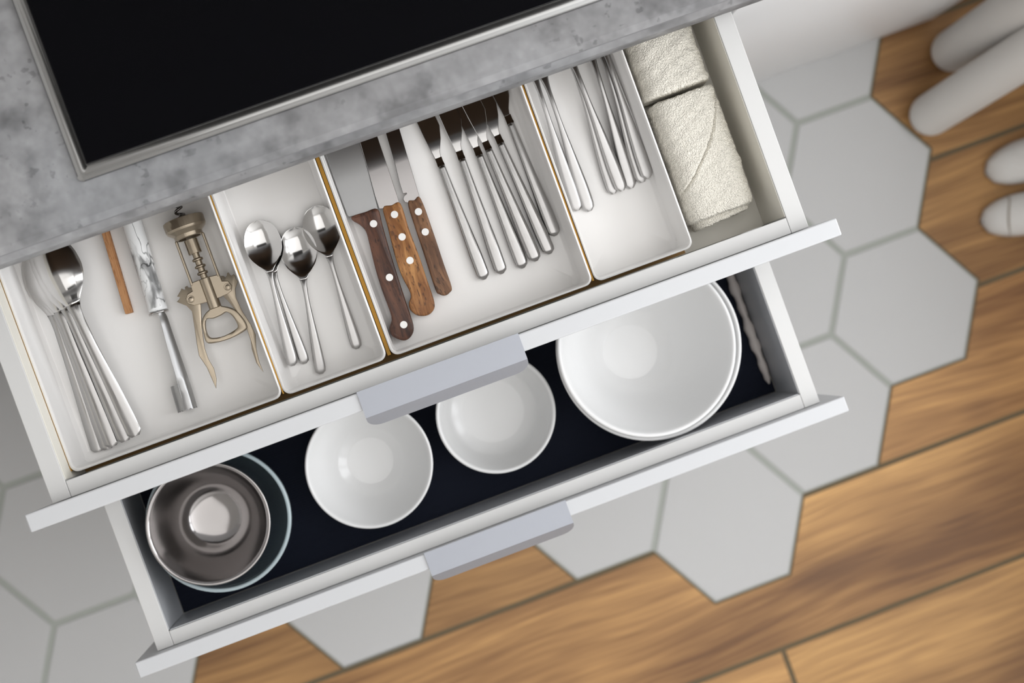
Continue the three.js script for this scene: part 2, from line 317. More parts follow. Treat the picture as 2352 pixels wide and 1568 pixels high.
// ---------------------------------------------------------------- cabinets, worktop, hob, added hood
{
  const c = thing('drawer_cabinet', 'white kitchen base cabinet that the open drawers slide out of', 'cabinet');
  for (const s of [-1, 1]) part('side_panel', box(s > 0 ? 0.3815 : -0.3985, s > 0 ? 0.3985 : -0.3815, 0.1, 0.828, -0.525, 0.033), M.melamine, c);
  part('back_panel', box(-0.38, 0.38, 0.1, 0.828, -0.525, -0.515), M.melamine, c);
  part('bottom_panel', box(-0.38, 0.38, 0.1, 0.116, -0.514, 0.033), M.melamine, c);
  part('lower_front', box(-0.3985, 0.3985, 0.11, 0.365, 0.0345, 0.0515), M.lacquer, c);
  part('plinth', box(-0.3985, 0.3985, 0.001, 0.099, -0.04, -0.022), M.lacquer, c);
  const e = thing('side_cabinet', 'plain white cabinet front reaching the floor beside the drawers', 'cabinet');
  part('front_panel', box(0.4005, 0.9145, 0.0012, 0.829, 0.034, 0.0525, 0.002), M.frameWhite, e);
  part('body', box(0.4005, 0.9145, 0.0012, 0.829, -0.525, 0.033), M.melamine, e);
  const l = thing('corner_cabinet', 'white base cabinet under the hob end of the worktop', 'cabinet');
  part('body', box(-1.8, -0.4005, 0.1, 0.829, -0.525, 0.033), M.melamine, l);
  part('door', box(-1.0, -0.4015, 0.11, 0.826, 0.0345, 0.0515), M.lacquer, l);
  part('door', box(-1.8, -1.003, 0.11, 0.826, 0.0345, 0.0515), M.lacquer, l);
  part('plinth', box(-1.8, -0.4005, 0.001, 0.099, -0.04, -0.022), M.lacquer, l);
}
{ // worktop with rounded front edge
  const zf = 0.0660, y0 = 0.8325, y1 = 0.87, r = 0.013, s = new THREE.Shape();
  s.moveTo(RZ0 + 0.002, y0); s.lineTo(zf - 0.004, y0); s.absarc(zf - 0.004, y0 + 0.004, 0.004, -Math.PI / 2, 0, false); s.lineTo(zf, y1 - r); s.absarc(zf - r, y1 - r, r, 0, Math.PI / 2, false); s.lineTo(RZ0 + 0.002, y1); s.closePath();
  let g = new THREE.ExtrudeGeometry(s, { depth: 2.735, bevelEnabled: false, curveSegments: 10 });
  g.rotateY(-Math.PI / 2).scale(-1, 1, 1);                            // shape x -> world z, depth -> world x
  { const p = g.attributes.position, ix = g.index; if (!ix) { const a = p.array; for (let i = 0; i < a.length; i += 9) for (let k = 0; k < 3; k++) { const t = a[i + 3 + k]; a[i + 3 + k] = a[i + 6 + k]; a[i + 6 + k] = t; } } }
  g.translate(-1.81, 0, 0); g.deleteAttribute('normal'); g = toCreasedNormals(mergeVertices(g, 1e-5), 0.7);
  const wt = thing('worktop', 'grey concrete look worktop with a rounded front edge', 'worktop');
  part('slab', uvMetres(g), M.concrete, wt);
  part('backing', plain(-1.81, 0.925, 0.8312, 0.8323, RZ0 + 0.003, zf - 0.006), M.backing, wt, 'brown backing under the worktop');
}
{ // induction hob: bevelled steel rim round black glass
  const h = thing('induction_hob', 'black glass hob in a brushed steel rim set into the grey worktop', 'hob', [0.048, 0.87, -0.238]);
  const X = 0.29, Z = 0.2615, ring = (i, y) => { const a = X - i, b = Z - i, r = Math.max(0.001, 0.005 - i * 0.3), o = []; for (const [sx, sz, t0] of [[1, 1, 0], [-1, 1, 1], [-1, -1, 2], [1, -1, 3]]) for (let k = 0; k <= 4; k++) { const t = (t0 + k / 4) * Math.PI / 2; o.push(V(sx * (a - r) + r * Math.cos(t), y, sz * (b - r) + r * Math.sin(t))); } return o; };
  part('rim', loft([ring(0.016, 0.0006), ring(0, 0.0006), ring(0.0002, 0.0022), ring(0.0016, 0.0042), ring(0.0030, 0.0052), ring(0.0044, 0.0060), ring(0.0115, 0.0061), ring(0.0122, 0.0058), ring(0.016, 0.0030), ring(0.016, 0.0006)], { caps: false, crease: 0.5 }), M.hobFrame, h, 'bevelled steel rim');
  part('glass_top', box(-X + 0.0125, X - 0.0125, 0.0035, 0.0066, -Z + 0.0125, Z - 0.0125, 0.0006), M.hobGlass, h, 'glossy black glass');
}
{  // added unseen hood, put in for the dark reflection in the hob
  const h = thing('added_hood', 'added unseen dark hood that the hob glass mirrors', 'hood', [0.03, 0, 0]);
  part('canopy', box(-0.40, 0.40, 1.58, 1.68, -0.525, -0.045, 0.004), M.hood, h);
  part('chimney', box(-0.16, 0.16, 1.682, RH - 0.002, -0.525, -0.2, 0.004), M.hood, h);
}

// ---------------------------------------------------------------- drawers
const pull = (() => { // aluminium edge pull: flat plate with a lip folded down at the front, round corners
  const L = 0.0254, S = 0.0445, th = 0.0014, a = 1.0, W = 0.0793, rc = 0.0135, rows = [];
  const at = (s) => s <= L ? [s, 0, 0, 1] : [L + (s - L) * Math.cos(a), -(s - L) * Math.sin(a), Math.sin(a), Math.cos(a)];
  const ss = [0, L * 0.6, S - rc, L - 1e-4, L + 1e-4]; for (let k = 1; k <= 10; k++) ss.push(S - rc + rc * Math.sin(k / 10 * Math.PI / 2));
  ss.sort((p, q) => p - q);
  for (const s of ss) { const [z, y, nz, ny] = at(s), d = s - (S - rc), w = d > 0 ? W - rc + Math.sqrt(Math.max(1e-9, rc * rc - d * d)) : W; rows.push([V(-w, y, z), V(w, y, z), V(w, y - th * ny, z - th * nz), V(-w, y - th * ny, z - th * nz)]); }
  return loft(rows, { crease: 0.4 });
})();
function drawer(label, zf, yTop, yPanel0, yBox, yFloor, depth, inner) {
  const d = thing('drawer', label, 'drawer', [0, 0, zf]);
  const a = 0.3763, b = 0.3585, zb = -0.0170, zi = zb - 0.0162, z0 = zi - depth, yb = yFloor - 0.012;
  part('front_panel', box(-0.3985, 0.3985, yPanel0, yTop, zb, 0, 0.0016), M.lacquer, d);
  for (const s of [-1, 1]) part('side_wall', box(s < 0 ? -a : b, s < 0 ? -b : a, yb, yBox, z0, zb - 0.0004, 0.0008), inner === 2 && s < 0 ? M.melamine : M.melamine, d);
  part('front_wall', box(-b + 0.0002, b - 0.0002, yb, yBox, zi, zb - 0.0004, 0.0008), M.melamine, d);
  part('back_wall', box(-b + 0.0002, b - 0.0002, yb, yBox - 0.01, z0, z0 + 0.016, 0.0008), M.melamine, d);
  part('bottom_panel', box(-b + 0.0002, b - 0.0002, yb, yFloor, z0 + 0.0164, zi - 0.0004, 0.0005), M.melamineIn, d);
  const h = part('handle', pull, M.alu, d, 'brushed aluminium edge pull'); h.position.set(-0.001, yTop + 0.0016, -0.0180);
  return d;
}
const Z1 = 0.2971, Z2 = 0.4818, F1 = 0.725, F2 = 0.53;
const d1 = drawer('open white drawer with white trays of cutlery and rolled towels in it', Z1, 0.825, 0.662, 0.807, F1, 0.43);
const d2 = drawer('open white drawer with bowls on a navy ribbed mat in it', Z2, 0.645, 0.37, 0.627, F2, 0.43, 2);
// added honey coloured liner and strips, coloured for the bounced light in the tray gaps
part('bounce_liner', plain(-0.3575, 0.2725, F1 + 0.0001, F1 + 0.0008, -0.40, -0.0345), M.amberBounce, d1, 'bounced light put into an added honey brown liner');
for (const s of [-1, 1]) part('added_side_lining', plain(s < 0 ? -0.3584 : 0.3579, s < 0 ? -0.3579 : 0.3584, F1 + 0.001, 0.8055, -0.41, -0.0345), M.melamineIn, d1, 'added cream lining, its lighter tone standing for bounced light');  // added linings lighten the inner sides in place of bounced light
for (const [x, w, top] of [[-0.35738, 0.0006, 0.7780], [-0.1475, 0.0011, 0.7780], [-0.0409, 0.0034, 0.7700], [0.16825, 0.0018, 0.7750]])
  part('bounce_strip', plain(x - w / 2, x + w / 2, F1 + 0.0009, top, -0.38, -0.040), M.amber, d1, 'added thin strip, amber standing for bounced light between trays');
part('ribbed_mat', uvMetres(box(-0.3572, 0.3572, F2 + 0.0001, F2 + 0.0025, -0.44, -0.0345, 0.0008)), M.mat, d2, 'navy blue ribbed drawer mat');
for (const s of [-1, 1]) part('added_side_lining', plain(s < 0 ? -0.3584 : 0.3576, s < 0 ? -0.3576 : 0.3584, F2 + 0.003, 0.6255, -0.43, -0.0345), M.greyIn, d2, 'added lining of the drawer side with shade put into its grey');  // added linings, shade painted in as grey
part('added_front_lining', plain(-0.357, 0.357, F2 + 0.003, 0.6255, -0.0343, -0.0335), M.greyIn, d2, 'added lining of the drawer front with shade put into its grey');
{ // pale curled edge of the lining along one side wall
  const rows = []; for (let i = 0; i <= 60; i++) { const t = i / 60, z = lerp(-0.42, -0.046, t), w = 0.0050 + 0.0012 * Math.sin(i * 1.7) + 0.0009 * Math.sin(i * 0.63 + 1), k = i > 57 ? Math.sqrt(Math.max(0.02, 1 - ((i - 57) / 3) ** 2)) : 1, o = []; for (let j = 0; j < 12; j++) { const q = j / 12 * 2 * Math.PI; o.push(V(0.3515 + w * k * Math.cos(q), F2 + 0.0085 + 0.0058 * k * Math.sin(q), z)); } rows.push(o); }
  part('curled_edge', loft(rows), M.lip, d2, 'pale curled edge of the lining');
}

// ---------------------------------------------------------------- trays
function tray(x0, x1, z0, z1, h) {
  const cx = (x0 + x1) / 2, cz = (z0 + z1) / 2, X = (x1 - x0) / 2, Z = (z1 - z0) / 2;
  const ring = (i, y, r) => { const a = X - i, b = Z - i, o = []; for (const [sx, sz, t0] of [[1, 1, 0], [-1, 1, 1], [-1, -1, 2], [1, -1, 3]]) for (let k = 0; k <= 5; k++) { const t = (t0 + k / 5) * Math.PI / 2; o.push(V(sx * (a - r) + r * Math.cos(t), y, sz * (b - r) + r * Math.sin(t))); } return o; };
  const rows = [ring(0.010, 0, 0.004), ring(0.0050, 0.0006, 0.006), ring(0.0024, 0.004, 0.007), ring(0.0006, h - 0.004, 0.008), ring(0, h - 0.0022, 0.008), ring(0, h - 0.0006, 0.008), ring(0.0006, h, 0.0078), ring(0.0016, h, 0.0072), ring(0.0021, h - 0.0008, 0.007), ring(0.0026, h - 0.006, 0.007)];
  for (let k = 0; k <= 6; k++) { const t = k / 6 * Math.PI / 2, R = 0.007; rows.push(ring(0.0040 + R * (1 - Math.cos(t)), 0.0018 + R * (1 - Math.sin(t)), 0.007)); }
  rows.push(ring(0.03, 0.0018, 0.004));
  return { g: loft(rows, { crease: 0.9 }), p: [cx, 0, cz] };
}
const TY = F1 + 0.0009, TF = TY + 0.0018;                            // underside and inside floor of the trays
[['broad white plastic tray holding tablespoons, corer and corkscrew', -0.3570, -0.1483], ['narrow white plastic tray holding the four teaspoons', -0.1467, -0.0432], ['broad white plastic tray holding wooden handled and table knives', -0.0386, 0.1671], ['narrow white plastic tray holding forks beside the towels', 0.1694, 0.2714]].forEach(([label, a, b]) => {
  const t = tray(a, b, -0.09, 0.2597, 0.0540); single('cutlery_tray', t.g, M.tray, [t.p[0], TY, t.p[2]], label, 'tray', 'white trays in the drawer');
});

// ---------------------------------------------------------------- spoons, forks, table knives
// a cutlery strip: half width w(t), dish d(t) (down in the middle), middle line c(t), thickness th(t); t runs from the tip (0) to the handle end
function strip(t0, t1, n, w, d, c, th, m = 10) {
  const rows = [];
  for (let i = 0; i <= n; i++) {
    const t = lerp(t0, t1, i / n), W = Math.max(0.0002, w(t)), o = [];
    for (let j = 0; j <= m; j++) { const u = -1 + 2 * j / m; o.push(V(u * W, c(t) + d(t) * (1 - u * u) + th(t) * (0.15 + 0.85 * (1 - u ** 4)) * 0.5, t)); }
    for (let j = m; j >= 0; j--) { const u = -1 + 2 * j / m; o.push(V(u * W, c(t) + d(t) * (1 - u * u) - th(t) * (0.15 + 0.85 * (1 - u ** 4)) * 0.5, t)); }
    rows.push(o);
  }
  return loft(rows);
}
const ease = (n, t0, t1) => t0 + (t1 - t0) * n;
function spoonParts(root, k, w, d, c, th, neck, len, mat, mat2) {
  part('bowl', strip(0.00001, neck, 40, w, d, c, th, 18), mat, root);
  part('handle', strip(neck - 0.0004, len, 40, w, d, c, th, 10), mat2, root);
}
// place a thing whose local z axis runs from (x0,z0) to (x1,z1)
const aim = (x0, z0, x1, z1) => Math.atan2(x1 - x0, z1 - z0);
{
  // teaspoons, hollow side up
  const w = curve([[0, 0.0008], [0.0006, 0.0042], [0.002, 0.0076], [0.005, 0.0114], [0.01, 0.0148], [0.016, 0.0170], [0.0225, 0.0180], [0.030, 0.0172], [0.037, 0.0144], [0.043, 0.0100], [0.048, 0.0060], [0.053, 0.0035], [0.06, 0.0025], [0.07, 0.0023], [0.09, 0.0031], [0.11, 0.0043], [0.128, 0.0053], [0.138, 0.0056], [0.143, 0.0050], [0.1455, 0.0036], [0.146, 0.0018]]);
  const d = curve([[0, -0.0004], [0.005, -0.0036], [0.012, -0.0064], [0.022, -0.0076], [0.032, -0.0062], [0.042, -0.0028], [0.050, -0.0006], [0.056, 0], [0.146, 0]]);
  const c = curve([[0, 0.0086], [0.02, 0.0086], [0.036, 0.0092], [0.05, 0.0122], [0.06, 0.0132], [0.075, 0.0126], [0.1, 0.0088], [0.125, 0.0046], [0.146, 0.0026]]);
  const th = curve([[0, 0.0012], [0.04, 0.0014], [0.052, 0.0024], [0.065, 0.0028], [0.1, 0.0034], [0.13, 0.0040], [0.144, 0.0036], [0.146, 0.002]]);
  const one = thing('teaspoon', 'steel teaspoon lying under another with its bowl hidden by it', 'spoon', [0, 0, 0], 0, 'teaspoons in the narrow tray');
  spoonParts(one, 1, w, d, c, th, 0.052, 0.146, M.steel, M.satin);
  const put = (o, x0, z0, x1, z1, y) => { o.position.set(x0, TF + y, z0); o.rotation.y = aim(x0, z0, x1, z1); };
  put(one, -0.1180, 0.0905, -0.1222, 0.2331, 0.0006);
  one.rotation.order = 'YXZ';
  const A = dup(one, [0, 0, 0], 0, 'round bowled steel teaspoon resting on top of its twin by the corkscrew tray'); put(A, -0.1165, 0.0895, -0.1335, 0.2350, 0.0052); 
  const B = dup(one, [0, 0, 0], 0, 'round bowled steel teaspoon lying between the pair and the lone one'); put(B, -0.0857, 0.1075, -0.1104, 0.2490, 0.0006);
  const C = dup(one, [0, 0, 0], 0, 'round bowled steel teaspoon lying next to the amber gap by the knives'); put(C, -0.0600, 0.0945, -0.0688, 0.2390, 0.0006);
}
{
  // tablespoons, hollow side down, fanned in a stack
  const L = 0.211, w = curve([[0, 0.0008], [0.0008, 0.0048], [0.003, 0.0092], [0.008, 0.0142], [0.016, 0.0186], [0.026, 0.0212], [0.036, 0.0218], [0.046, 0.0202], [0.056, 0.0160], [0.064, 0.0112], [0.071, 0.0076], [0.079, 0.0056], [0.09, 0.0048], [0.11, 0.0048], [0.14, 0.0056], [0.17, 0.0066], [0.195, 0.0072], [0.206, 0.0072], [0.2095, 0.0066], [0.2107, 0.0056], [0.211, 0.0040]]);
  const d = curve([[0, 0.0004], [0.008, 0.0048], [0.02, 0.0088], [0.034, 0.0104], [0.048, 0.0088], [0.06, 0.0046], [0.072, 0.0014], [0.085, 0.0006], [0.211, 0.0008]]);
  const c = curve([[0, 0.0012], [0.03, 0.0016], [0.05, 0.0036], [0.066, 0.0095], [0.08, 0.0128], [0.1, 0.0122], [0.14, 0.0074], [0.18, 0.0028], [0.2, 0.0014], [0.211, 0.0016]]);
  const th = curve([[0, 0.0014], [0.06, 0.0016], [0.075, 0.0026], [0.11, 0.0030], [0.16, 0.0024], [0.211, 0.0018]]);
  const pos = [[-0.3274, 0.0614, -0.3384, 0.2480, 'lowest tablespoon of the fanned steel stack, nearest the drawer side'], [-0.3238, 0.0635, -0.3283, 0.2492, 'steel tablespoon second from the bottom of the fanned stack'], [-0.3214, 0.0655, -0.3224, 0.2482, 'steel tablespoon in the middle of the fanned stack'], [-0.3156, 0.0676, -0.3082, 0.2478, 'steel tablespoon second from the top of the fanned stack'], [-0.3099, 0.0700, -0.2968, 0.2466, 'topmost tablespoon of the fanned steel stack, back side up']];
  const first = thing('tablespoon', pos[0][4], 'spoon', [0, 0, 0], 0, 'tablespoons stacked face down'); spoonParts(first, 1, w, d, c, th, 0.072, L, M.steel, M.worn);
  pos.forEach(([x0, z0, x1, z1, label], i) => {
    const o = i ? dup(first, [0, 0, 0], 0, label) : first, a = aim(x0, z0, x1, z1), dx = Math.sin(a), dz = Math.cos(a);
    o.rotation.y = a; o.position.set(x1 - dx * L, TF + 0.0002 + i * 0.0043, z1 - dz * L);
  });
}
{
  // forks: thick rounded handles, narrow necks, four prongs
  const L = 0.206, w = curve([[0.05, 0.0095], [0.060, 0.0070], [0.070, 0.0036], [0.085, 0.0024], [0.105, 0.0024], [0.122, 0.0030], [0.142, 0.0043], [0.165, 0.0058], [0.185, 0.0067], [0.197, 0.0067], [0.202, 0.0060], [0.205, 0.0045], [0.206, 0.0024]]);
  const c = curve([[0, 0.0035], [0.02, 0.0022], [0.045, 0.0040], [0.07, 0.0105], [0.09, 0.0120], [0.13, 0.0096], [0.165, 0.0056], [0.206, 0.0030]]);
  const th = curve([[0, 0.0014], [0.06, 0.0020], [0.075, 0.0032], [0.1, 0.0040], [0.15, 0.0052], [0.197, 0.0056], [0.206, 0.0028]]), zero = () => 0;
  const labels = ['steel fork leaning on the tray wall by the knives', 'steel fork next to the one by the amber gap', 'lower steel fork of the crossed pair in the middle of the tray', 'upper steel fork of the crossed pair in the middle of the tray', 'steel fork between the crossed pair and the bundle by the towels', 'steel fork on the open side of the bundle by the towels', 'steel fork in the middle of the bundle by the towels', 'steel fork against the tray wall by the towels'];
  const f = thing('fork', labels[0], 'fork', [0, 0, 0], 0, 'forks in the narrow tray');
  part('handle', strip(0.05, L, 44, w, zero, c, th, 12), M.satin, f);
  for (let k = 0; k < 4; k++) part('prong', strip(0, 0.0515, 12, (t) => 0.0004 + 0.0013 * smooth(0, 0.02, t), zero, c, () => 0.0014, 4).translate((k - 1.5) * 0.0052, 0, 0), M.steel, f);
  [[0.1866, 0.0854, 0.1837, 0.1860, 0], [0.1959, 0.0909, 0.1950, 0.1905, 0], [0.2262, 0.0905, 0.2238, 0.1824, 0], [0.2288, 0.0877, 0.2318, 0.1828, 0.0054], [0.2470, 0.0866, 0.2424, 0.1832, 0], [0.2578, 0.0848, 0.2550, 0.1812, 0], [0.2612, 0.0838, 0.2606, 0.1796, 0.0056], [0.2648, 0.0900, 0.2672, 0.1778, 0]].forEach(([x0, z0, x1, z1, y], i) => {
    const o = i ? dup(f, [0, 0, 0], 0, labels[i]) : f, a = aim(x0, z0, x1, z1); o.rotation.y = a; o.position.set(x1 - Math.sin(a) * L, TF + 0.0003 + y, z1 - Math.cos(a) * L);
  });
}
{
  // table knives: satin handle, dark polished bolster, mirror blade lying flat
  const L = 0.1205, labels = ['satin steel table knife beside the wooden handled knives', 'satin steel table knife second from the wooden handles', 'satin steel table knife third from the wooden handles', 'satin steel table knife third from the tray wall by the forks', 'worn steel table knife second from the tray wall by the forks', 'worn steel table knife against the tray wall by the forks'];
  const k = thing('table_knife', labels[0], 'knife', [0, 0, 0], 0, 'table knives in the broad tray');
  const w = curve([[0, 0.0036], [0.03, 0.0042], [0.07, 0.0056], [0.1, 0.0066], [0.113, 0.0066], [0.118, 0.0056], [0.1200, 0.0038], [0.1205, 0.0018]]), h = curve([[0, 0.0024], [0.06, 0.0035], [0.1, 0.0041], [0.115, 0.0038], [0.1195, 0.0026], [0.1205, 0.0012]]), rows = [];
  for (let i = 0; i <= 40; i++) { const t = i / 40 * L, o = []; for (let j = 0; j < 24; j++) { const q = j / 24 * 2 * Math.PI, cx = Math.cos(q), cy = Math.sin(q); o.push(V(w(t) * Math.sign(cx) * Math.abs(cx) ** 0.8, 0.0042 + h(t) * Math.sign(cy) * Math.abs(cy) ** 0.8, t)); } rows.push(o); }
  part('handle', loft(rows), M.worn, k);
  part('bolster', loft([[V(-0.0036, 0.0066, 0.0004), V(0.0036, 0.0066, 0.0004), V(0.0036, 0.0018, 0.0004), V(-0.0036, 0.0018, 0.0004)], [V(-0.0036, 0.0062, -0.0010), V(0.0036, 0.0062, -0.0010), V(0.0036, 0.0020, -0.0010), V(-0.0036, 0.0020, -0.0010)], [V(-0.0034, 0.0048, -0.0034), V(0.0034, 0.0048, -0.0034), V(0.0034, 0.0034, -0.0034), V(-0.0034, 0.0034, -0.0034)], [V(-0.0034, 0.0046, -0.0085), V(0.0034, 0.0046, -0.0085), V(0.0034, 0.0036, -0.0085), V(-0.0034, 0.0036, -0.0085)]], { crease: 0.3 }), M.mirror, k, 'polished bolster');
  part('blade', slab([[-0.0034, -0.008], [0.0026, -0.008], [0.0040, -0.014], [0.0095, -0.026], [0.0128, -0.038], [0.0118, -0.052], [0.0112, -0.08], [0.006, -0.094], [-0.004, -0.101], [-0.0088, -0.098], [-0.0082, -0.06], [-0.0058, -0.03]], 0.0036, 0.0047, { bevel: 0.0004, seg: 1 }), M.mirror, k, 'polished blade');
  [[0.0708, 0.0984, 0.0726, 0.2193], [0.0922, 0.0991, 0.0907, 0.2162], [0.1099, 0.1009, 0.1125, 0.2183], [0.1203, 0.0990, 0.1270, 0.2188], [0.1339, 0.0970, 0.1423, 0.2124], [0.1501, 0.0816, 0.1540, 0.1995]].forEach(([x0, z0, x1, z1], i) => {
    const o = i ? dup(k, [0, 0, 0], 0, labels[i]) : k; o.rotation.y = aim(x0, z0, x1, z1); o.position.set(x0, TF + 0.0001 + [0, 0.0013, 0.0002, 0.0026, 0.0013, 0][i], z0);
  });
}

// ---------------------------------------------------------------- wooden handled knives
const mm = (l, ox = 0, oz = 0) => l.map(([x, z]) => [x / 1e4 - ox, z / 1e4 - oz]);
function kitchenKnife(label, wood, handle, rivets, blade, yb, bladeMat) {
  const c = [0, 0]; handle.forEach(([x, z]) => { c[0] += x / 1e4 / handle.length; c[1] += z / 1e4 / handle.length; });
  const k = thing('kitchen_knife', label, 'knife', [c[0], TF, c[1]]);
  let g = slab(mm(handle, ...c), 0.0036, 0.0164, { bevel: 0.0026, seg: 4, spline: 4 }); g = uvMetres(toCreasedNormals(g, 0.6), { sx: 18, sz: 7, fixed: true });
  const h = part('handle', g, wood, k); void h;
  for (const [x, z] of rivets) part('rivet', cylY(0.0036, 0.012, 0.0167, x / 1e4 - c[0], z / 1e4 - c[1]), M.rivet, k);
  part('blade', slab(mm(blade, ...c), yb, yb + 0.0017, { bevel: 0.0003, seg: 1 }), bladeMat, k);
  return k;
}
kitchenKnife('broad bladed knife with a dark brown wooden handle and three rivets', M.darkWood, [[-292, 1169], [-296, 1208], [-246, 1270], [-214, 1355], [-228, 1511], [-252, 1722], [-265, 1953], [-266, 2220], [-321, 2316], [-331, 2386], [-287, 2446], [-214, 2488], [-136, 2457], [-92, 2372], [-84, 2168], [-74, 1905], [-58, 1574], [-40, 1345], [-32, 1185], [-160, 1172]],
  [[-118, 1310], [-152, 1856], [-180, 2338]], [[-32, 1250], [-150, 1240], [-200, 1180], [-322, 1156], [-330, 1130], [-330, 900], [-328, 700], [-318, 200], [-180, -60], [30, -250], [45, 300], [10, 800]], 0.0070, M.brushed);
kitchenKnife('knife with a honey brown wooden handle, hooked end and three rivets', M.honeyWood, [[22, 1193], [2, 1374], [-28, 1657], [-34, 1876], [-12, 2075], [-62, 2160], [-65, 2233], [-14, 2303], [79, 2329], [155, 2291], [181, 2204], [185, 1999], [192, 1781], [190, 1470], [198, 1209], [110, 1196]],
  [[105, 1294], [100, 1525], [93, 1768]], [[190, 1260], [60, 1250], [30, 1200], [-14, 1187], [-10, 1057], [14, 780], [33, 504], [70, 0], [140, -120], [235, 0], [212, 516], [202, 900]], 0.0090, M.darkSteel);
kitchenKnife('slim knife with a greyish brown wooden handle and two rivets', M.greyWood, [[269, 1227], [254, 1449], [245, 1756], [232, 2112], [254, 2175], [301, 2206], [358, 2192], [389, 2147], [394, 1913], [404, 1562], [401, 1227], [335, 1224]],
  [[335, 1347], [330, 1556]], [[395, 1280], [290, 1280], [271, 1222], [244, 1206], [239, 1172], [258, 1146], [290, 1134], [290, 1126], [256, 1120], [262, 1000], [284, 802], [303, 506], [330, 100], [400, -20], [462, 100], [442, 511]], 0.0060, M.darkSteel);

// ---------------------------------------------------------------- wooden stick, corer, corkscrew
{
  const s = thing('wooden_stick', 'square section orange brown wooden stick lying in the tray', 'stick', [-0.2603, TF, 0.07], aim(-0.2573, 0.0497, -0.2629, 0.1319));
  part('shaft', uvMetres(box(-0.0036, 0.0036, 0, 0.0072, -0.09, 0.062, 0.0006), { sx: 30, sz: 5 }), M.stick, s);
}
{
  const a = aim(-0.2324, 0.0491, -0.2444, 0.2368), R = 0.0101;
  const c = thing('apple_corer', 'apple corer with a white marble look handle and steel tube', 'corer', [-0.2369, TF, 0.1404], a);
  c.rotation.order = 'YXZ';
  const prof = [[0.004, -0.125], [0.0075, -0.123], [0.0094, -0.117], [0.0098, -0.1], [0.0094, -0.06], [0.0092, -0.03], [0.0095, -0.004], [0.0092, -0.001], [0.006, 0]];
  part('handle', lathe([[0, -0.126], ...prof, [0, 0.0001]], 36).rotateX(Math.PI / 2).translate(0, R, 0), M.marble, c, 'white marble patterned handle');
  part('collar', lathe([[0, 0], [0.0097, 0], [0.0099, 0.001], [0.0097, 0.002], [0.005, 0.0024], [0, 0.0024]], 36).rotateX(Math.PI / 2).translate(0, R, 0.0002), M.steel, c);
  // tube: open trough on one side, full ring with teeth at the end
  const N = 96, pos = [], idx = [], cols = [];
  for (let i = 0; i <= N; i++) {
    const q = i / N * 2 * Math.PI, open = clamp((Math.cos(q - Math.PI * 0.97) - 0.05) / 0.12), s0 = lerp(0.001, 0.0735, open * open * (3 - 2 * open)), teeth = Math.abs((i * 14 / N) % 1 - 0.5) * 2, s1 = 0.0985 + 0.0014 * teeth;
    const col = [];
    for (const out of [1, 0]) for (let k = 0; k <= 24; k++) { const kk = out ? k : 24 - k, s = lerp(s0, s1, kk / 24), r = (0.0068 + 0.0029 * smooth(0, 0.09, s)) * (0.6 + 0.4 * smooth(-0.004, 0.008, s)) - (out ? 0 : 0.0006); col.push([r * Math.cos(q), R + r * Math.sin(q), s]); }
    cols.push(col);
  }
  const m = cols[0].length; cols.forEach((col) => col.forEach((p) => pos.push(...p)));
  for (let i = 0; i < N; i++) for (let k = 0; k < m; k++) { const A = i * m + k, B = i * m + (k + 1) % m, C = A + m, D = B + m; idx.push(A, B, C, B, D, C); }
  let g = new THREE.BufferGeometry(); g.setAttribute('position', new THREE.Float32BufferAttribute(pos, 3)); g.setIndex(idx); g.computeVertexNormals(); g = toCreasedNormals(g, 0.8);
  part('tube', g, M.brushed, c, 'steel coring tube with a toothed end');
}
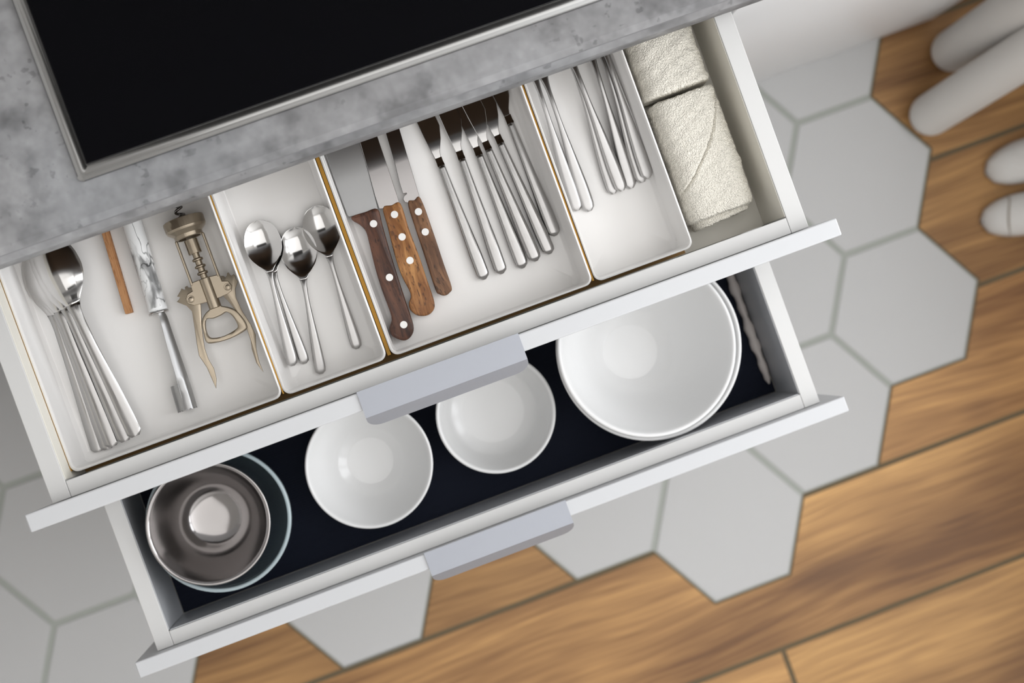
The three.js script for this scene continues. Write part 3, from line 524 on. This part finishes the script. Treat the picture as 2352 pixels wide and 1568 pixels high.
{
  const c = thing('corkscrew', 'champagne gold winged corkscrew with a bottle opener handle', 'corkscrew', [-0.1830, TF, 0.125]);
  const ox = -0.1830, oz = 0.125, Y = 0.0202, P = (l) => mm(l, ox, oz);
  const helix = new (class extends THREE.Curve { getPoint(t, o = V(0, 0, 0)) { const q = t * 9 * Math.PI, r = 0.0036 * (t < 0.06 ? t / 0.06 : 1); return o.set(r * Math.cos(q) - 0.001, Y + r * Math.sin(q), -0.094 + t * 0.034); } })();
  part('worm', new THREE.TubeGeometry(helix, 120, 0.0014, 8), M.wormSteel, c, 'dark steel screw');
  part('bell', lathe([[0.0115, -0.0602], [0.0185, -0.0602], [0.0198, -0.0594], [0.0201, -0.0575], [0.0199, -0.0508], [0.0188, -0.0485], [0.0150, -0.0455], [0.0141, -0.0445], [0.0139, -0.0412], [0.0134, -0.0406], [0.0112, -0.0406], [0.0112, -0.058], [0.0115, -0.0602]], 48, 0.35).rotateX(Math.PI / 2).translate(-0.0002, Y, 0), M.gold, c);
  for (const s of [-1, 1]) part('frame_rod', box(s * 0.01345 - 0.0012, s * 0.01345 + 0.0012, Y - 0.0036, Y + 0.0036, -0.0412, 0.004, 0.001), M.gold, c);
  part('shaft', [cylZ(0.0066, 0.0066, -0.0385, -0.0245, 0, Y, 28), cylZ(0.0034, 0.0034, -0.0245, 0.003, 0, Y, 20)], M.gold, c);
  for (const z of [-0.0182, -0.0111, -0.0045]) part('collar', new THREE.TorusGeometry(0.0040, 0.0015, 10, 28).translate(0, Y, z), M.gold, c);
  part('body_plate', slab([[-0.0147, 0.0012], [-0.006, 0.0008], [0.006, 0.0012], [0.0147, 0.0022], [0.0150, 0.0092], [0.0205, 0.0110], [0.0226, 0.0165], [0.0205, 0.0212], [0.0162, 0.0228], [0.0060, 0.0236], [-0.0060, 0.0236], [-0.0182, 0.0226], [-0.0232, 0.0190], [-0.0236, 0.0138], [-0.0205, 0.0100], [-0.0150, 0.0088]], Y - 0.0030, Y + 0.0030, { bevel: 0.0007 }), M.gold, c);
  part('centre_tube', lathe([[0.0035, -0.0005], [0.0056, -0.0005], [0.0061, 0.0003], [0.0061, 0.0296], [0.0056, 0.0304], [0, 0.0304]], 32).rotateX(Math.PI / 2).translate(0, Y, 0.0015), M.gold, c);
  for (const [x, z] of [[-0.0189, 0.0159], [0.0182, 0.0166]]) { part('pivot', [lathe([[0, 0.0042], [0.0020, 0.0042], [0.0022, 0.0036], [0.0028, 0.0036], [0.0032, 0.0040], [0.0036, 0.0036], [0.0036, 0]], 24).translate(x, Y, z)], M.gold, c); }
  const wing = (l) => toCreasedNormals(slab(P(l), Y - 0.0018, Y + 0.0016, { bevel: 0.0007 }), 0.7);
  part('wing', wing([[-2108, 1313], [-2085, 1296], [-2070, 1277], [-2058, 1292], [-2040, 1300], [-2036, 1276], [-2012, 1272], [-2008, 1288], [-1985, 1300], [-1968, 1361], [-1960, 1440], [-1950, 1490], [-1985, 1600], [-2022, 1720], [-2045, 1820], [-2060, 1902], [-2062, 2003], [-2044, 2110], [-2054, 2210], [-2091, 2299], [-2097, 2198], [-2104, 2080], [-2136, 1945], [-2116, 1830], [-2086, 1690], [-2052, 1520], [-2082, 1452], [-2157, 1385], [-2128, 1370], [-2112, 1352], [-2136, 1338]]), M.gold, c);
  part('wing', wing([[-1674, 1290], [-1652, 1300], [-1641, 1318], [-1622, 1310], [-1610, 1286], [-1594, 1284], [-1590, 1308], [-1578, 1324], [-1556, 1316], [-1545, 1338], [-1552, 1362], [-1542, 1400], [-1590, 1457], [-1612, 1537], [-1600, 1688], [-1566, 1832], [-1557, 1939], [-1598, 2069], [-1615, 2195], [-1612, 2308], [-1645, 2201], [-1640, 2057], [-1622, 1977], [-1616, 1840], [-1652, 1669], [-1695, 1540], [-1718, 1491], [-1700, 1400]]), M.gold, c);
  part('opener_handle', toCreasedNormals(slab(P([[-1870, 1540], [-1790, 1540], [-1768, 1566], [-1680, 1622], [-1622, 1722], [-1602, 1832], [-1640, 1868], [-1795, 1893], [-1949, 1882], [-2022, 1852], [-2020, 1756], [-1994, 1642], [-1940, 1586], [-1888, 1562]]), Y - 0.0034, Y + 0.0034, { bevel: 0.0014, seg: 3, holes: [P([[-1946, 1640], [-1882, 1655], [-1800, 1650], [-1742, 1640], [-1702, 1699], [-1686, 1789], [-1714, 1826], [-1841, 1848], [-1945, 1832], [-1984, 1796], [-1980, 1711]])], spline: 3 }), 0.7), M.gold, c, 'bottle opener ring');
}

// ---------------------------------------------------------------- rolled towels
function evenRing(X, h, m) {                                          // superellipse outline sampled at equal steps
  const d = [], o = []; let L = 0;
  for (let k = 0; k <= 4000; k++) { const q = k / 4000 * 2 * Math.PI, a = Math.sign(Math.cos(q)) * Math.abs(Math.cos(q)) ** 0.5, b = Math.sign(Math.sin(q)) * Math.abs(Math.sin(q)) ** 0.55; if (k) L += Math.hypot((a - d[k - 1][0]) * X, (b - d[k - 1][1]) * h / 2); d.push([a, b, L]); }
  let k = 0; for (let j = 0; j < m; j++) { const t = L * j / m; while (d[k + 1][2] < t) k++; const f = (t - d[k][2]) / Math.max(1e-9, d[k + 1][2] - d[k][2]); o.push([lerp(d[k][0], d[k + 1][0], f), lerp(d[k][1], d[k + 1][1], f)]); }
  return o;
}
function towel(x0, x1, z0, z1, h, foldA, foldB, s, ripple) {
  const cx = (x0 + x1) / 2, X = (x1 - x0) / 2, rows = [], n = 130, m = 220, Z = (z1 - z0) / 2, cz = (z0 + z1) / 2, even = evenRing(X, h, m);
  for (let i = 0; i <= n; i++) {
    const f = -1 + 2 * i / n, ends = Math.pow(Math.max(0, 1 - Math.abs(f) ** 14), 1 / 5), z = Z * (Math.abs(f) > 0.999 ? Math.sign(f) * 0.999 : f), o = [];
    for (let j = 0; j < m; j++) {
      const [cxx, syy] = even[j];
      let x = X * cxx * (0.86 + 0.14 * ends), y = h / 2 + h / 2 * syy * (0.72 + 0.28 * ends);
      const nz = fbm((x + 1) * 1, (z + 1) * 1, 60, 60, 3, s) - 0.5, fz = fbm((x + y + 1), (z + 1), 420, 420, 2, s + 7) - 0.5;
      if (syy > 0) {
        y += nz * 0.0009 + fz * 0.0007 + ripple * Math.sin(z * 420 + x * 190 + nz * 5) * 0.5;
        const px = x + cx, pz = z + cz, side = ((foldB[0] - foldA[0]) * (pz - foldA[1]) - (foldB[1] - foldA[1]) * (px - foldA[0])) / Math.hypot(foldB[0] - foldA[0], foldB[1] - foldA[1]);
        const bow = side + 0.006 * Math.sin((pz - foldA[1]) / (foldB[1] - foldA[1]) * Math.PI);
        y += 0.0026 * smooth(-0.0006, 0.0006, bow) * syy - 0.0034 * Math.exp(-(((bow + 0.0004) / 0.0010) ** 2)) * syy;
      }
      x += nz * 0.003 + fz * 0.0016;
      o.push(V(x, y, z + fz * 0.002 * (Math.abs(f) > 0.96 ? 1 : 0.2)));
    }
    rows.push(o);
  }
  const g = loft(rows); const p = g.attributes.position, uv = g.attributes.uv; for (let i = 0; i < p.count; i++) uv.setXY(i, p.getX(i) * 14, (p.getZ(i) + p.getY(i) * 0.5) * 14);
  return { g, c: [cx, F1 + 0.0004, cz] };
}
{
  let t = towel(0.2775, 0.3455, 0.1165, 0.2385, 0.060, [0.3385, 0.1343], [0.2805, 0.2060], 71, 0.0004);
  const a = thing('rolled_towel', 'cream towel folded into a roll with a diagonal edge on top', 'towel', t.c, 0, 'rolled towels beside the trays'); part('roll', t.g, M.towel, a);
  t = towel(0.2835, 0.3405, 0.2260, 0.2445, 0.046, [0.2, 0.1], [0.2, 0.3], 91, 0);
  const lip = part('inner_fold', t.g, M.towel, a); lip.position.set(t.c[0] - a.position.x, 0.0004, t.c[2] - a.position.z); lip.rotation.y = 0.06;
  t = towel(0.2765, 0.3440, 0.0040, 0.1125, 0.060, [0.24, 0.10], [0.30, -0.02], 131, 0.0006);
  const b = thing('rolled_towel', 'cream towel roll half under the worktop edge', 'towel', t.c, 0, 'rolled towels beside the trays'); part('roll', t.g, M.towel, b);
}

// ---------------------------------------------------------------- bowls in the lower drawer
const MY = F2 + 0.0027;
function bowlGeo(R, h, foot, th, curveK = 2.2, rimLip = 0.0016) {     // round bowl on a foot ring, outside then inside
  const out = [[0, 0.002], [foot - 0.003, 0.002], [foot - 0.002, 0], [foot, 0], [foot + 0.001, 0.003]], N = 18, inn = [];
  const prof = (t) => foot + (R - foot) * Math.pow(t, 1 / curveK);
  for (let i = 1; i <= N; i++) { const t = i / N; out.push([prof(t), 0.004 + (h - 0.004) * t]); }
  const top = [[R + rimLip * 0.2, h - 0.0004], [R - th * 0.15, h + 0.0008], [R - th * 0.6, h + 0.001], [R - th, h - 0.0005]];
  for (let i = N - 1; i >= 0; i--) { const t = i / N; inn.push([Math.max(0.001, prof(t) - th), th + 0.003 + (h - th - 0.003) * t]); }
  inn.push([foot * 0.85, th + 0.0018], [foot * 0.5, th + 0.0014], [0, th + 0.0014]);
  return lathe([...out, ...top, ...inn], 96);
}
{
  single('serving_bowl', bowlGeo(0.1015, 0.080, 0.042, 0.0040, 2.1), M.porcelain, [0.2235, MY, 0.3445], 'large white bowl holding the other large bowl', 'bowl', 'white bowls in the lower drawer');
  const b = single('serving_bowl', bowlGeo(0.0972, 0.094, 0.036, 0.0042, 1.8), M.porcelain, [0.2112, MY + 0.0100, 0.3460], 'large deep white bowl nested in its twin near the side wall', 'bowl', 'white bowls in the lower drawer');
  b.rotation.z = -0.075; b.rotation.x = -0.05;
  single('cereal_bowl', bowlGeo(0.0652, 0.062, 0.040, 0.0036, 3.2), M.porcelain, [0.0432, MY, 0.3556], 'small straight sided white bowl half under the upper drawer handle', 'bowl', 'white bowls in the lower drawer');
  single('cereal_bowl', bowlGeo(0.0686, 0.066, 0.030, 0.0034, 1.9), M.porcelain, [-0.1046, MY, 0.3598], 'small round white bowl beside the glass and steel bowls', 'bowl', 'white bowls in the lower drawer');
  // glass bowl: thick flared wall; steel bowl sits inside it
  const gw = [[0, 0], [0.034, 0], [0.040, 0.002], [0.053, 0.016], [0.064, 0.040], [0.0715, 0.068], [0.0746, 0.083], [0.0760, 0.0875], [0.0757, 0.0900], [0.0742, 0.0912], [0.0722, 0.0905], [0.0709, 0.0885], [0.0700, 0.083], [0.0672, 0.068], [0.060, 0.042], [0.049, 0.019], [0.038, 0.0065], [0.030, 0.005], [0, 0.005]];
  const gb = thing('glass_bowl', 'clear bluish glass bowl under the steel bowl', 'bowl', [-0.2705, MY, 0.3578]);
  part('body', lathePath(gw), M.glass, gb);
  part('rim', new THREE.TorusGeometry(0.0738, 0.0021, 14, 96).rotateX(Math.PI / 2).translate(0, 0.0932, 0), M.litGlassRim, gb, 'thick glass rim with caught light put into its pale colour');
  const sw = [[0, 0], [0.0195, 0], [0.0205, 0.0010]];
  for (let i = 1; i <= 48; i++) { const t = 0.42 + 0.58 * i / 48; sw.push([0.0612 * t, 0.0010 + 0.0735 * t ** 4.0]); }
  sw.push([0.0622, 0.0748], [0.0640, 0.0753], [0.0646, 0.0762], [0.0640, 0.0771], [0.0622, 0.0770], [0.0607, 0.0760]);
  for (let i = 48; i >= 0; i--) { const t = i / 48; sw.push([0.0603 * t, 0.0030 + 0.0722 * t ** 4.0]); }
  const steel = single('steel_bowl', lathe(sw, 96), M.darkSteel, [-0.2800, MY + 0.0290, 0.3568], 'polished stainless steel bowl sitting in the glass bowl', 'bowl');
  void steel;
}

{ // added unseen table: it keeps the floor around the stool in shade
  const t = thing('added_table', 'added unseen white table that shades the floor by the stool', 'table', [1.32, 0, 0.72]);
  part('table_top', box(-0.25, 0.25, 0.715, 0.745, -0.72, 0.6, 0.004), M.whiteWood, t);
  for (const sx of [-1, 1]) for (const sz of [-1, 1]) part('leg', box(sx * 0.21 - 0.022, sx * 0.21 + 0.022, 0.001, 0.714, (sz < 0 ? -0.2 : 0.55) - 0.022, (sz < 0 ? -0.2 : 0.55) + 0.022, 0.004), M.whiteWood, t);
}

// ---------------------------------------------------------------- stool and slippers at the edge of the floor
function limb(a, b, r0, r1, round = true) {                           // tapered rod with a rounded lower end
  const rows = [], dir = b.clone().sub(a).normalize(), u = V(0, 0, 1).cross(dir).normalize(), v = dir.clone().cross(u), L = a.distanceTo(b);
  const ring = (s, r) => { const o = []; for (let j = 0; j < 28; j++) { const q = j / 28 * 2 * Math.PI; o.push(a.clone().addScaledVector(dir, s).addScaledVector(u, r * Math.cos(q)).addScaledVector(v, r * Math.sin(q))); } return o; };
  if (round) for (let k = 0; k < 9; k++) { const q = (1 - k / 9) * Math.PI / 2 * 0.98; rows.push(ring(-r0 * Math.sin(q), r0 * Math.cos(q))); }
  for (let k = 0; k <= 8; k++) rows.push(ring(L * k / 8, lerp(r0, r1, k / 8)));
  return loft(rows);
}
{
  const s = thing('stool', 'white stool with thick round splayed legs on the plank floor', 'stool', [1.02, 0, 0.16]);
  const feet = [[-0.172, 0.0316, -0.042, -0.018], [-0.106, -0.049, -0.085, -0.068], [0.060, -0.100, 0.06, -0.09], [0.12, 0.06, 0.09, 0.02]];
  for (const [x, z, tx, tz] of feet) { const a = V(x, 0.0335, z), b = V(tx, 0.425, tz); part('leg', limb(a, b, 0.0325, 0.034), M.whiteWood, s); }
  part('seat', lathe([[0, 0.425], [0.15, 0.425], [0.165, 0.432], [0.168, 0.445], [0.16, 0.456], [0.14, 0.46], [0, 0.46]], 48).translate(0.14, 0, -0.03), M.whiteWood, s);
}
function slipper(pos, turn, label, band) {
  const s = thing('slipper', label, 'slipper', pos, turn, 'white slippers on the planks');
  const L = 0.25, w = curve([[0, 0.004], [0.003, 0.015], [0.01, 0.024], [0.03, 0.035], [0.06, 0.040], [0.12, 0.036], [0.18, 0.032], [0.225, 0.029], [0.243, 0.018], [0.25, 0.004]]), rows = [], up = [];
  for (let i = 0; i <= 30; i++) { const t = i / 30 * L, W = w(t), o = []; for (let j = 0; j < 20; j++) { const q = j / 20 * 2 * Math.PI; o.push(V(t, 0.006 + 0.0055 * Math.sign(Math.sin(q)) * Math.abs(Math.sin(q)) ** 0.5, 0.8 * W * Math.sign(Math.cos(q)) * Math.abs(Math.cos(q)) ** 0.7)); } rows.push(o); }
  part('sole', loft(rows), M.slipper, s);
  const h = curve([[0, 0.010], [0.006, 0.024], [0.02, 0.038], [0.05, 0.048], [0.10, 0.056], [0.13, 0.060]]);
  for (let i = 0; i <= 30; i++) { const t = 0.0004 + i / 30 * 0.13, W = w(t) * 0.82, o = []; for (let j = 0; j <= 24; j++) { const q = j / 24 * Math.PI; o.push(V(t, 0.0122 + (h(t) - 0.012) * Math.pow(Math.sin(q), 0.7), W * Math.cos(q))); } for (let j = 24; j >= 0; j--) { const q = j / 24 * Math.PI; o.push(V(t, 0.0120 + Math.max(0, (h(t) - 0.017)) * Math.pow(Math.sin(q), 0.7), Math.max(0.001, W - 0.004) * Math.cos(q))); } up.push(o); }
  part('upper', loft(up), M.slipper, s);
  if (band) { const c = new THREE.CatmullRomCurve3([V(0.036, 0.014, 0.0300), V(0.030, 0.032, 0.0230), V(0.027, 0.0415, 0.008), V(0.030, 0.0425, -0.008), V(0.038, 0.034, -0.0245), V(0.044, 0.014, -0.0320)]); part('seam', new THREE.TubeGeometry(c, 30, 0.0016, 6), M.seam, s, 'stitched toe seam'); }
}
slipper([0.909, 0.0004, 0.3055], -0.02, 'soft white slipper lying on the planks next to the stool', false);
slipper([0.876, 0.0004, 0.3735], -0.16, 'soft white slipper with a toe seam touching its partner', true);

renderer.render(scene, camera);
